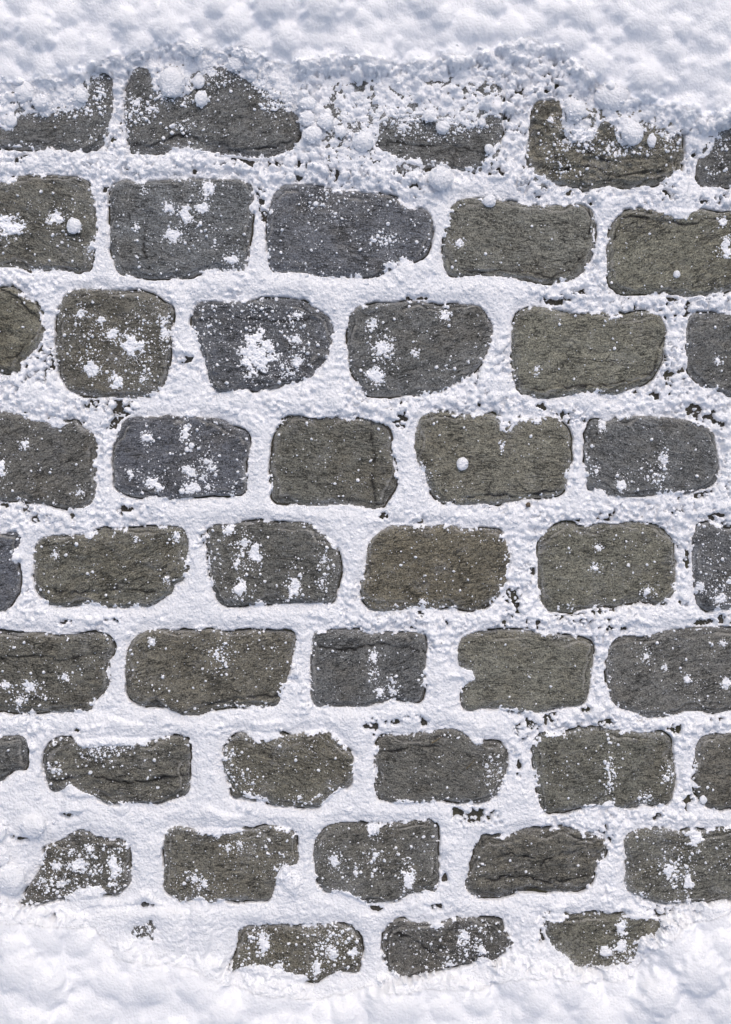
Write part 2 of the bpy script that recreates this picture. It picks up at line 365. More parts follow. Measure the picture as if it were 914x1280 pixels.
# row 9
stone(9, [163,1164,171,1153,179,1156,187,1149,196,1158,191,1167,195,1177,183,1173,176,1181,169,1172], (0.074,0.072,0.066), .9, 1.6, .8, (90,1132,236,1212))
stone(9, [298,1161,318,1159,345,1155,378,1159,408,1155,434,1157,449,1168,454,1183,452,1205,449,1220,434,1217,415,1218,397,1233,389,1232,384,1217,363,1217,348,1213,333,1207,322,1205,304,1211,289,1222,284,1209,296,1187], (0.071,0.066,0.052), .9, 2.2, 1.0)
stone(9, [478,1178,483,1160,495,1150,510,1150,515,1155,535,1153,546,1163,558,1153,568,1149,601,1148,626,1150,631,1160,637,1173,647,1178,639,1188,626,1198,616,1208,611,1200,601,1195,593,1205,576,1210,561,1203,555,1214,543,1217,525,1220,508,1223,495,1222,483,1213,480,1200], (0.058,0.056,0.051), .8, 1.2, 1.2)
stone(9, [681,1139,684,1153,702,1153,715,1145,738,1141,765,1145,782,1148,804,1150,827,1148,841,1162,828,1160,815,1173,799,1170,796,1195,785,1206,763,1206,740,1210,724,1212,713,1199,696,1188,685,1175,680,1159], (0.070,0.067,0.054), .6, .9, .7, (681,1140,850,1216))

_c = {}
for s in S: s['col'] = _c.get(s['row'], 0); _c[s['row']] = s['col'] + 1
for k, s in enumerate(S):
    s['vis'] = chaikin(s['vis'], 1)
    if s['box']:
        x0, y0, x1, y1 = s['box']
        base = np.array([[x0, y0 + 14], [x0 + 14, y0], [x1 - 14, y0], [x1, y0 + 14], [x1, y1 - 14], [x1 - 14, y1], [x0 + 14, y1], [x0, y1 - 14]], float)
        out = hull(np.vstack([base, s['vis']]))
    else:
        out = hull(s['vis'])
    out = resample(chaikin(out, 3), 220)
    vd = resample(s['vis'], 500)
    dd = np.hypot(out[:, None, 0] - vd[None, :, 0], out[:, None, 1] - vd[None, :, 1])
    near = vd[dd.argmin(1)]; w_ = (1 - sstep(5.5, 9.5, dd.min(1)))[:, None]
    out = out + w_ * (near - out)
    for _ in range(2): out = (np.roll(out, 1, 0) + 2 * out + np.roll(out, -1, 0)) / 4
    out = resample(out, 200)
    c = out.mean(0)
    # slightly uneven split edges, pulled a little outside the visible line
    dr = out - c; ln = np.hypot(dr[:, 0], dr[:, 1])[:, None]
    wob = 0.3 + 1.3 * vnoise(out[:, 0] / 9, out[:, 1] / 9, 5)[:, None] + 0.6 * vnoise(out[:, 0] / 3.5, out[:, 1] / 3.5, 8)[:, None]
    s['out'] = out + dr / ln * wob
    s['c'] = c
    s['z0'] = float(rng.normal(0, 1.0)); s['tx'] = float(rng.normal(0, 0.008)); s['ty'] = float(rng.normal(0, 0.010))
    s['R'] = float(rng.uniform(8, 13)); s['seed'] = k * 1.37

def s_ledge(s, x, y):
    q = s['seed']
    return 5.5 + 8 * vnoise(x / 26, y / 26, q + 50) + 1.2 * vnoise(x / 5, y / 5, q + 52)
# open fractures and split ledges seen in single stones: polyline, drop on its lower side
FRACT = {(1,1): [([(150,176),(168,180),(188,181),(205,175),(222,169),(238,168),(250,176),(275,181),(310,187),(340,184),(380,168)], 2.6)],
         (1,2): [([(468,182),(497,176),(530,184),(556,178),(600,190)], 1.2), ([(573,145),(566,165),(570,188),(562,212)], 0.6)],
         (1,3): [([(664,160),(690,175),(705,168),(730,190),(760,200)], 2.0), ([(668,205),(700,212),(735,205),(770,220),(830,212)], 2.0), ([(690,125),(684,160),(695,200)], 1.2)],
         (2,1): [([(183,285),(179,300),(182,322)], 0.15)], (2,3): [([(738,258),(739,285),(732,315),(715,338),(690,346),(640,338),(600,338)], 2.2)],
         (2,4): [([(768,300),(776,275),(792,268),(830,276),(862,280),(900,272)], 1.6)],
         (3,0): [([(-10,352),(22,372),(50,400)], 1.6), ([(56,407),(38,426),(20,446),(-20,460)], 2.2)], (3,4): [([(833,420),(822,440),(818,462),(795,474),(760,482),(700,484),(660,488)], 2.0)],
         (3,2): [([(262,470),(300,462),(350,470),(400,450)], 1.6), ([(245,400),(290,395),(340,402),(400,398)], 1.0)],
         (4,2): [([(466,524),(463,545),(470,570),(465,600),(472,635)], 1.2)], (4,3): [([(560,628),(600,618),(650,620),(705,612)], 2.2)],
         (5,1): [([(50,735),(90,742),(150,736),(215,742)], 1.0)], (6,1): [([(225,892),(255,880),(300,872),(355,868)], 1.6)], (6,0): [([(0,822),(40,818),(80,826),(120,815)], 1.2)],
         (6,2): [([(388,806),(430,812),(480,804),(534,815)], 1.0)], (7,3): [([(466,944),(490,940),(520,932),(548,935)], 1.0)], (7,1): [([(60,975),(110,970),(160,978),(236,968)], 1.2)],
         (8,3): [([(598,1080),(640,1068),(680,1078),(720,1062)], 1.4), ([(610,1100),(650,1095),(690,1104),(735,1096)], 1.0)],
         (9,2): [([(490,1165),(520,1175),(545,1195)], 1.6)]}
def fracture(s, x, y):
    dz = np.zeros(x.shape); dark = np.zeros(x.shape)
    for pl, drop in FRACT.get((s['row'], s.get('col', -1)), []):
        x2 = x + 1.6 * vnoise(x / 5, y / 5, 301); y2 = y + 2.4 * vnoise(x / 7, y / 7, 302)
        best = np.full(x.shape, 1e9); side = np.zeros(x.shape)
        for (ax, ay), (bx_, by_) in zip(pl[:-1], pl[1:]):
            ex, ey = bx_ - ax, by_ - ay
            t = np.clip(((x2 - ax) * ex + (y2 - ay) * ey) / (ex * ex + ey * ey), 0, 1)
            dx, dy = x2 - ax - t * ex, y2 - ay - t * ey
            q_ = np.hypot(dx, dy); near_ = q_ < best
            side = np.where(near_, np.sign(ex * dy - ey * dx), side); best = np.where(near_, q_, best)
        dz = dz - drop * sstep(-0.5, 1.2, side * best) * np.exp(-best / 16) - 1.4 * np.exp(-(best / 1.3) ** 2)
        dark = np.maximum(dark, np.exp(-(best / 1.25) ** 2) * sstep(-0.55, 0.1, vnoise(x / 12, y / 12, 303)))
    return dz, dark
def stone_top(s, x, y, d):
    """height (mm) of a stone's top at distance d inside its outline"""
    q = s['seed']; r = s['rough']
    z = s['z0'] + s['tx'] * (x - s['c'][0]) + s['ty'] * (y - s['c'][1])
    z = z + 1.7 * fbm(x, y, 55, 3, q) + (0.5 + r) * 1.3 * fbm(x, y, 16, 3, q + 9, sy=1.6)
    rg = 1 - 2 * np.abs(fbm(x, y, 19, 4, q + 15, 0.55, sy=1.3))
    z = z + max(r - 0.75, 0) * 4.2 * (rg - 0.7)
    # thin cleavage steps running across the stone
    t = fbm(x, y, 38, 4, q + 21, sy=2.4) * 7 + y * 0.03
    fr = t - np.floor(t)
    z = z + r * 1.0 * (fr - sstep(0.86, 1.0, fr))
    z = z + (0.25 + r) * 0.55 * fbm(x, y, 5, 3, q + 31, sy=1.6)
    z = z + fracture(s, x, y)[0]
    # worn rounded edge, with a small split ledge of varying width
    R = s['R'] * (1 + 0.45 * vnoise(x / 30, y / 30, q + 40))
    u = np.clip(1 - d / R, 0, 1)
    z = z - R * 0.72 * (1 - np.sqrt(np.clip(1 - u * u, 0, 1)))
    wl = s_ledge(s, x, y)
    z = z - 1.5 * (1 - sstep(wl - 1.2, wl + 0.8, d))
    wl2 = 2 + 5 * vnoise(x / 22, y / 22, q + 55)
    z = z - 0.8 * (1 - sstep(wl2 - 0.8, wl2 + 0.6, d))
    return z

# ------------------------------------------------------------------ height field grids
FINE = 1.4
def axis(a, b):
    core = np.arange(a, b + FINE, FINE)
    g = FINE * 1.08 ** np.arange(1, 62)
    return np.concatenate([(core[0] - np.cumsum(g))[::-1], core, core[-1] + np.cumsum(g)])
xs = axis(-22, W_MM + 22); ys = axis(-22, H_MM + 22)
X, Y = np.meshgrid(xs, ys)
ZS = np.full(X.shape, -60.0)           # stone tops
SV = np.full(X.shape, 60.0)            # distance outside the bare part of the nearest stone
SH = np.full(X.shape, 60.0)            # distance outside the nearest stone
OWN = np.full(X.shape, -1)
for k, s in enumerate(S):
    lo = s['out'].min(0) - 45; hi = s['out'].max(0) + 45
    i0, i1 = np.searchsorted(xs, [lo[0], hi[0]]); j0, j1 = np.searchsorted(ys, [lo[1], hi[1]])
    w = (slice(j0, j1), slice(i0, i1)); x = X[w]; y = Y[w]
    dv = -psdf(resample(s['vis'], 80), x, y); dh = -psdf(resample(s['out'], 80), x, y)
    SV[w] = np.minimum(SV[w], dv); SH[w] = np.minimum(SH[w], dh)
    z = stone_top(s, x, y, np.maximum(-dh, 0))
    ins = dh < 0
    ZS[w] = np.where(ins, z, ZS[w]); OWN[w] = np.where(ins, k, OWN[w])

# how crumbly the snow is (1 = loose crumbs with gaps, 0 = smooth and packed)
CR = 0.42 + 0.5 * fbm(X, Y, 120, 3, 61) + 0.45 * sstep(330, 130, Y) + 0.25 * sstep(500, 800, X) - 0.55 * sstep(880, 1000, Y) * (1 - 0.6 * sstep(420, 560, X))
CR = np.clip(CR, 0.05, 1)

# bank edges (y of the foot of the bank along x)
TOPX = [-2000,0,50,110,140,170,200,230,300,330,380,420,480,520,560,620,660,700,730,770,800,850,880,914,2900]
TOPY = [120,114,108,96,80,76,70,66,70,84,86,80,86,90,80,72,60,72,98,124,138,140,150,152,150]
BOTX = [-2000,0,60,120,150,200,250,290,340,400,460,520,600,640,690,740,790,815,850,914,2900]
BOTY = [1135,1140,1150,1152,1188,1198,1208,1228,1238,1243,1228,1230,1226,1216,1212,1222,1212,1178,1152,1130,1120]
et = np.interp(X, TOPX, TOPY) + 7 * fbm(X, Y, 30, 3, 71); eb = np.interp(X, BOTX, BOTY) + 5 * fbm(X, Y, 34, 3, 72)
DT = et - Y; DB = Y - eb

rag = 3.0 * fbm(X, Y, 9, 4, 80, 0.8)
edge_amp = 0.55 + 0.9 * CR
creep = (5.5 * sstep(-0.05, 0.40, fbm(X, Y, 30, 3, 81)) + 1.2) * np.clip(0.45 + 1.3 * fbm(X, Y, 6, 3, 82, 0.7), 0, 1.2)
sv = SV + rag * edge_amp + creep
shp = np.maximum(SH, 0)
# joint filling
LEVEL = -4.6 + 1.3 * fbm(X, Y, 42, 3, 90) + 1.2 * fbm(X, Y, 13, 4, 91, 0.6)
ov = SV - SH                                        # how far the snow reaches over the stone edge here
over = sstep(3.0, 10, ov)
ov2 = ov + 1.3 * creep
LEVEL = LEVEL + 5.6 * over * sstep(0, 12, SV) + 3.2 * sstep(1, 15, shp)
CR = np.maximum(CR, sstep(28, 6, np.abs(Y - 120)) * sstep(360, 400, X) * sstep(700, 660, X))
LOOSE = sstep(0.48, 0.85, CR + 0.35 * fbm(X, Y, 22, 3, 98)) * sstep(1.5, 5, SV)
Z = LEVEL + 0.9 * fbm(X, Y, 5, 3, 92, 0.75) - 6.0 * LOOSE - 9 * LOOSE * sstep(0.15, 0.45, fbm(X, Y, 26, 3, 96))
gap = sstep(0.0, 0.35, fbm(X, Y, 30, 3, 95)) * (1 - over) * (1 - sstep(1.5, 4, creep))
on = SH < 0
lay = ZS + np.clip(0.8 * (ov2 - 3.2), -3.0, 0.4) + np.minimum(0.42 * np.maximum(sv, 0), 5.0) * (1 - 0.85 * LOOSE) + 0.5 * fbm(X, Y, 5, 3, 93, 0.7) - 1.5 * LOOSE
Z = np.where(on, np.maximum(lay, np.where(over > 0.4, LEVEL - 2.0, -99)), Z)

NF = 0.55 * fbm(X, Y, 5.5, 3, 97, 0.7)
def stamp(cx, cy, cz, r, flat=1.0):
    i0, i1 = np.searchsorted(xs, [cx - r, cx + r]); j0, j1 = np.searchsorted(ys, [cy - r, cy + r])
    if i1 <= i0 or j1 <= j0: return
    d2 = (xs[i0:i1][None] - cx) ** 2 + (ys[j0:j1][:, None] - cy) ** 2
    w = (slice(j0, j1), slice(i0, i1))
    d2 = d2 * (1.15 + NF[w]) ** 2
    h = np.sqrt(np.maximum(r * r - d2, 0)) * flat
    np.maximum(Z[w], np.where(d2 < r * r, cz + h, -99), out=Z[w])
def cell(x, y):
    return (np.clip(np.searchsorted(ys, y), 0, len(ys) - 1), np.clip(np.searchsorted(xs, x), 0, len(xs) - 1))

# places where the snow has fallen away and the soil of the joint shows: x, y, rx, ry
PITS = [(25,197,10,5),(150,512,14,10),(140,530,10,8),(118,505,9,5),(500,523,9,10),(487,515,7,4),(870,512,12,7),(885,520,10,9),(898,528,8,6),(155,637,8,5),
        (600,1022,20,10),(575,1018,9,6),(845,912,9,7),(660,790,3,12),(466,908,7,9),(494,904,9,3.5),(519,897,9,3),(530,905,4,8),(862,1005,6,12),(826,1022,8,5),(668,905,8,8),(690,898,9,5),
        (325,250,4,12),(330,268,5,8),(325,240,6,7),(424,215,12,8),(505,215,14,7),(520,235,8,6),(842,370,12,6),(858,385,8,8),(838,240,9,7),(880,250,10,4),(905,248,9,6),
        (708,355,6,4),(725,365,8,4),(835,455,3,14),(822,492,10,4),(840,480,4,12),(790,360,8,4),(695,105,14,8),(720,98,9,6),(615,110,16,10),(640,118,14,8),(448,110,14,8),(458,118,9,4),
        (405,95,5,4),(470,148,4,5),(418,150,10,6),(445,165,6,8),(412,176,12,6),(130,238,3,8),(283,930,4,4),
        (556,1100,4,8),(548,1135,10,4),(468,1138,9,4),(385,1140,4,6),(165,1133,4,3),(180,1133,12,3),(60,1145,10,3),(85,1020,10,3),(25,1050,10,5),(610,930,4,4),(650,960,3,12),(652,975,4,7),
        (140,775,8,3),(80,778,8,3),(525,772,5,4),(582,775,6,3),(645,760,8,10),(640,745,8,8),(150,902,5,3),(96,915,8,3),(345,203,10,4),(275,205,8,5),(300,197,10,5),(375,205,10,5),(625,215,9,6),
        (655,640,6,3),(470,640,6,3),(480,645,8,4),(30,640,6,4),(45,648,5,5),(895,645,12,4),(880,780,10,5),(905,775,7,6),(855,755,6,5),(770,785,16,3),(410,770,5,4),(690,375,14,4),(705,372,10,4),(288,354,5,3),
        (520,372,14,3),(625,255,6,3),(545,372,5,3),(860,700,3,12),(600,505,8,3),(680,508,8,4),(735,515,7,4),(810,508,7,3),(850,640,8,3),(762,640,8,3),(395,900,4,3),(900,900,10,3)]
PIT = np.zeros(X.shape)
for (px, py, rx, ry) in PITS:
    if min(rx, ry) < 4.5 and max(rx, ry) < 8: continue
    i0, i1 = np.searchsorted(xs, [px - 2 * rx, px + 2 * rx]); j0, j1 = np.searchsorted(ys, [py - 2 * ry, py + 2 * ry])
    w = (slice(j0, j1), slice(i0, i1))
    q = np.sqrt(((X[w] - px) / rx) ** 2 + ((Y[w] - py) / ry) ** 2) + 1.3 * fbm(X[w], Y[w], 5.5, 3, 101, 0.65)
    PIT[w] = np.maximum(PIT[w], 1 - sstep(0.55, 1.15, q))
PIT = PIT * sstep(2.0, 4.5, SV)
Z = Z - 17 * PIT * (SH > -1) - np.where(SH <= -1, 6.0 * PIT, 0)

# crumbs stamped into the joint snow
n = 95000
cx = rng.uniform(-60, W_MM + 60, n); cy = rng.uniform(-60, H_MM + 60, n)
jj, ii = cell(cx, cy)
ok = (SV[jj, ii] > 1.0) & (rng.random(n) < 0.50 + 0.50 * LOOSE[jj, ii])
for x, y, j, i in zip(cx[ok], cy[ok], jj[ok], ii[ok]):
    lo_ = LOOSE[j, i]
    r = 1.5 + (2.6 + 3.4 * lo_) * rng.random() ** 3.4
    if SV[j, i] < r * 0.7: r = max(1.2, SV[j, i])
    if PIT[j, i] > 0.4:
        if rng.random() < 0.35: continue
        r *= 0.7
    base = LEVEL[j, i] if not on[j, i] else ZS[j, i] + 0.4
    if lo_ > 0.3: z = base - r * rng.uniform(0.35, 1.0) + 0.8
    else: z = base - r * (rng.uniform(0.0, 0.4) if rng.random() < 0.16 else rng.uniform(0.30, 0.90))
    stamp(x, y, z, r)
# bigger soft lumps lying in the joints: x, y, r, how far the centre is sunk
LUMPS = [(205,206,18),(60,196,17),(35,205,12),(97,196,12),(135,197,13),(170,207,12),(551,223,16),(505,338,17),(527,335,11),(617,478,21),(648,648,26),(438,902,22),(630,480,16),(150,1010,24),(250,1150,26),
         (190,630,16),(330,900,22),(120,905,24),(240,520,10),(300,500,22),(560,640,18),(735,500,22),(40,490,24),(160,350,18),(380,355,16),(850,1070,10),(560,1060,16),(190,1060,22),(180,990,22),(390,1030,18),
         (660,885,16),(545,850,12),(750,620,14),(20,1010,24),(420,500,22),(60,1130,16),(340,1145,18),(660,1150,16),(250,790,10),(470,530,10),(440,560,8),(100,640,12),(240,640,16)]
for (px, py, r) in LUMPS:
    j, i = cell(px, py)
    stamp(px, py, max(LEVEL[j, i], -1) + 2.0 - r * 0.55, r, 0.55)

# snow banks shoved up along the top and bottom of the picture
def bank(D, H, k, seed):
    d = np.maximum(D, 0)
    return H * (1 - np.exp(-d / k)) + 0.06 * np.minimum(d, 260) + 5 * fbm(X, Y, 95, 3, seed) * sstep(0, 60, d) + 1.2 * fbm(X, Y, 18, 3, seed + 3)
ZB1 = bank(DT, 11, 90, 120) + 1.5 + (9 * np.abs(fbm(X, Y, 60, 3, 124)) + 6 * np.abs(fbm(X, Y, 24, 3, 125))) * sstep(0, 30, DT); ZB2 = bank(DB, 18, 55, 130) - 1.0 + (13 * np.abs(fbm(X, Y, 60, 3, 134)) + 5 * np.abs(fbm(X, Y, 24, 3, 135))) * sstep(0, 30, DB)
inT = DT > 0; inB = DB > 0
pb = sstep(0.25, 0.9, PIT) * (DT < 70)
Z = np.where(inT, np.maximum(Z + 2, ZB1 - 32 * pb), Z); Z = np.where(inB, np.maximum(Z, ZB2), Z)
Zkeep = Z.copy()
for _ in range(900):                                     # rounded chunks in the banks
    x = rng.uniform(-300, 1200)
    if rng.random() < 0.62:
        e = np.interp(x, TOPX, TOPY); y = e - 4 - rng.exponential(55); r = 5 + 30 * rng.random() ** 2.2; f = 0.8
    else:
        e = np.interp(x, BOTX, BOTY); y = e + 8 + rng.exponential(70); r = 8 + 32 * rng.random() ** 1.6; f = 0.6
    j, i = cell(x, y)
    if pb[j, i] > 0.2: continue
    stamp(x, y, Zkeep[j, i] + r * 0.10 - r * f * rng.uniform(0.45, 0.85), r, f)
def blur(A, m, passes):
    for _ in range(passes):
        B = A.copy()
        B[1:-1] = (A[:-2] + 2 * A[1:-1] + A[2:]) / 4
        A2 = B.copy()
        A2[:, 1:-1] = (B[:, :-2] + 2 * B[:, 1:-1] + B[:, 2:]) / 4
        A = A * (1 - m) + A2 * m
    return A
mb = np.clip(sstep(2, 26, DT) + sstep(0, 18, DB), 0, 1) * (1 - pb)
Z = blur(Z, mb, 5)
Z = blur(Z, np.clip(0.6 - 0.8 * CR, 0.0, 0.5) * (SV > 3), 2)
# the finest roughness of the loose snow
Z = Z + (1 - mb) * 0.8 * fbm(X, Y, 4, 2, 141, 0.7) * (SV > 1)
Z = Z + mb * (0.35 * fbm(X, Y, 9, 3, 140, 0.6))
# dark slit between stone and snow
Z = Z - 13 * gap * (1 - sstep(0.6, 2.8, shp + 0.8 * fbm(X, Y, 6, 2, 99))) * (SH > -2) * (SH < 4) * (1 - mb)
# loose crumbs and chunks along the foot of the top bank
for _ in range(1100):
    x = rng.uniform(-40, 960); e = np.interp(x, TOPX, TOPY); y = e + abs(rng.normal(0, 30)) - 8
    j, i = cell(x, y)
    if SV[j, i] < 2 or (PIT[j, i] > 0.35 and rng.random() < 0.8): continue
    r = 2.0 + 7.0 * rng.random() ** 3
    r = min(r, SV[j, i])
    stamp(x, y, Z[j, i] - r * rng.uniform(0.1, 0.6), r)
# bare stone: the snow dives under the surface
BARE = sv < 0
Z = np.where(BARE & on, np.minimum(ZS - 3.0 + 2.0 * np.maximum(sv, -1), ZS - 1.5), Z)
Z = np.where(BARE & ~on, np.minimum(Z, -6), Z)
Z = np.maximum(Z, -24)
TOP = np.maximum(Z, ZS)

# ------------------------------------------------------------------ pavement: soil bed with the stones in it
def surface(x, y):
    j, i = cell(x, y); return TOP[j, i]
bx = np.unique(np.concatenate([np.linspace(-6000, -300, 12), np.arange(-300, 1220, 7.0), np.linspace(1220, 7000, 12)]))
by = np.unique(np.concatenate([np.linspace(-6000, -300, 12), np.arange(-300, 1590, 7.0), np.linspace(1590, 7000, 12)]))
BX, BY = np.meshgrid(bx, by)
BZ = -11.0 + 2.2 * fbm(BX, BY, 24, 3, 150)
def grid_faces(nr, nc):
    a = np.arange(nr * nc).reshape(nr, nc)
    return np.stack([a[1:, :-1], a[1:, 1:], a[:-1, 1:], a[:-1, :-1]], -1).reshape(-1, 4)
bed = link("cobbled_pavement", mesh_from("cobbled_pavement", np.stack([wx(BX), wy(BY), BZ / 1000], -1).reshape(-1, 3), grid_faces(*BX.shape), 4, M_BED))
tag(bed, "dark soil bed of the cobbled pavement showing in gaps of the joints", kind="structure")

ORD = ["first", "second", "third", "fourth", "fifth", "sixth"]
ROWN = ["", "top", "second", "third", "fourth", "fifth", "sixth", "seventh", "eighth", "bottom"]
cnt = {}
for s in S:
    k = cnt.get(s['row'], 0); cnt[s['row']] = k + 1; s['col'] = k
    s['phrase'] = f"{ORD[k]} stone in the {ROWN[s['row']]} row"
ts = np.concatenate([np.linspace(0.03, 0.80, 28), np.linspace(0.815, 1.0, 16)])
for s in S:
    P = s['out']; n = len(P); c = s['c']
    rings = c + (P[None] - c) * ts[:, None, None]
    x = rings[..., 0]; y = rings[..., 1]
    d = np.maximum(psdf(P, x, y), 0); d[-1] = 0
    z = stone_top(s, x, y, d)
    V = [np.stack([wx(x), wy(y), z / 1000], -1).reshape(-1, 3)]
    for (dz, sc) in ((-5, 1.004), (-14, 0.995), (-45, 0.95)):
        q = c + (P - c) * sc
        V.append(np.stack([wx(q[:, 0]), wy(q[:, 1]), np.minimum(z[-1], 0) / 1000 + dz / 1000], -1))
    V.append(np.array([[wx(c[0]), wy(c[1]), float(z[0].mean()) / 1000]]))
    V = np.vstack(V)
    org = np.array([wx(c[0]), wy(c[1]), 0.0]); V = V - org
    nr = len(ts) + 3
    a = np.arange(nr * n).reshape(nr, n); b = np.roll(a, -1, 1)
    F = np.stack([a[:-1], a[1:], b[1:], b[:-1]], -1).reshape(-1, 4)
    # outline runs clockwise or not in the flipped y: orient upwards
    area = 0.5 * np.sum(P[:, 0] * np.roll(P[:, 1], -1) - np.roll(P[:, 0], -1) * P[:, 1])
    ci = nr * n
    T = np.stack([np.full(n, ci), a[0], b[0], np.full(n, ci)], -1)
    me = bpy.data.meshes.new("cobblestone")
    faces = F.tolist() + [t[:3] for t in T.tolist()]
    if area > 0: faces = [f[::-1] for f in faces]
    me.from_pydata(V.tolist(), [], faces)
    me.polygons.foreach_set("use_smooth", np.ones(len(me.polygons), bool))
    me.materials.append(M_STONE)
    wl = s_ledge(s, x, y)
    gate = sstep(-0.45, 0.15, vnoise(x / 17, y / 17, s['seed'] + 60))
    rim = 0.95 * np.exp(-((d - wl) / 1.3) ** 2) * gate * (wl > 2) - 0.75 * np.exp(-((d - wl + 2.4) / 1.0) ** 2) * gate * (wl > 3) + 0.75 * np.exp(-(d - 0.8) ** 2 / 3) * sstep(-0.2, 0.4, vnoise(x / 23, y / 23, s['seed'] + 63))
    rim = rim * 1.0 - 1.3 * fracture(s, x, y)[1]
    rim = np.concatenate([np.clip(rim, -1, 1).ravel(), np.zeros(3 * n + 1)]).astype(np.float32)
    vx, vy = np.concatenate([x.ravel()]), np.concatenate([y.ravel()])
    dvis = np.maximum(psdf(resample(s['vis'], 60), vx, vy), -3)
    edge = np.clip(np.exp(-np.maximum(dvis, 0) / 4.5), 0, 1) * (0.25 + 0.75 * sstep(-0.2, 0.45, vnoise(vx / 21, vy / 21, s['seed'] + 70)))
    ea = me.attributes.new('edge', 'FLOAT', 'POINT'); ea.data.foreach_set('value', np.concatenate([edge, np.zeros(3 * n + 1)]).astype(np.float32))
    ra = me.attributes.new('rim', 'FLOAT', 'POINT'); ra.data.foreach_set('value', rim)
    o = link("cobblestone", me, bed, tuple(org))
    LAB = {(1, 3): 'rough chipped tan cobblestone, craggiest of the top row', (9, 1): 'olive-brown cobblestone half buried in snow in the bottom row', (3, 2): 'dark slate cobblestone with a big white snow patch at its centre'}
    if (s['row'], s['col']) in LAB: o['label'] = LAB[(s['row'], s['col'])]
    tm = sum(s['tint']) / 3
    o.color = (*[1.42 * (tm + 1.15 * (t_ - tm)) * g_ for t_, g_ in zip(s['tint'], (0.975, 1.0, 1.02))], s['frost'])

# ------------------------------------------------------------------ snow sheets
faces = grid_faces(*X.shape)
hide = ((sv < -3.0) & on).ravel()
faces = faces[~hide[faces].all(1)]
low = (Z < -22).ravel(); faces = faces[~low[faces].all(1)]
verts = np.stack([wx(X), wy(Y), Z / 1000], -1).reshape(-1, 3)
mt = (DT > 4).ravel()[faces].all(1); mbt = (DB > 4).ravel()[faces].all(1)
def sub(name, sel, mat):
    f = faces[sel]; u, inv = np.unique(f, return_inverse=True)
    return link(name, mesh_from(name, verts[u], inv.reshape(-1, 4), 4, mat))
o = sub("joint_snow", ~mt & ~mbt, M_SNOW)
tag(o, "trodden white snow filling the joints between the cobblestones", "snow", kind="stuff")
o = sub("snow_bank", mt, M_BANK)
tag(o, "deep lumpy snow bank burying the top row of cobblestones", "snow bank", "banks of shovelled snow")
o = sub("snow_bank", mbt, M_BANK)
tag(o, "smooth bright snow bank covering the pavement below the bottom row", "snow bank", "banks of shovelled snow")

# ------------------------------------------------------------------ pellets, clumps and balls of snow
def ico(sub_):
    bm = bmesh.new(); bmesh.ops.create_icosphere(bm, subdivisions=sub_, radius=1.0)
    v = np.array([q.co[:] for q in bm.verts]); f = np.array([[q.index for q in p.verts] for p in bm.faces]); bm.free()
    return v, f
I1, I2 = ico(1), ico(2)
def pellets(pos, rad, base, jit=0.22):
    bv, bf = base; m = len(pos)
    ang = rng.random(m) * 6.283; ca, sa = np.cos(ang)[:, None], np.sin(ang)[:, None]
    sc = rng.uniform(0.75, 1.25, (m, 3)); sc[:, 2] *= 0.85
    v = bv[None] * sc[:, None, :] * (1 + rng.uniform(-jit, jit, (m, len(bv)))[..., None])
    x = v[..., 0] * ca - v[..., 1] * sa; y = v[..., 0] * sa + v[..., 1] * ca
    v = np.stack([x, y, v[..., 2]], -1) * (rad[:, None, None] / 1000) + pos[:, None, :]
    f = bf[None] + (np.arange(m) * len(bv))[:, None, None]
    return v.reshape(-1, 3), f.reshape(-1, 3)
def world(x, y, z): return np.stack([wx(x), wy(y), np.asarray(z, float) / 1000], -1)

# dusting: tiny grains over every stone
px, py, pr = [], [], []
for s in S:
    lo = s['vis'].min(0); hi = s['vis'].max(0)
    area = (hi[0] - lo[0]) * (hi[1] - lo[1])
    m = int(area * 0.030 * s['speck']) + 20
    x = rng.uniform(lo[0], hi[0], m); y = rng.uniform(lo[1], hi[1], m)
    d = psdf(s['vis'], x, y)
    dens = 0.30 + 1.2 * sstep(0.0, 0.5, fbm(x, y, 26, 3, s['seed'] + 200)) + 0.5 * sstep(14, 2, d)
    k = (d > 0) & (rng.random(m) < dens) & (x > -15) & (x < 930)
    x = x[k]; y = y[k]
    r = 0.36 + 0.25 * rng.random(len(x)) + 1.5 * rng.random(len(x)) ** 12 + 0.5 * rng.random(len(x)) ** 4
    px.append(x); py.append(y); pr.append(r)
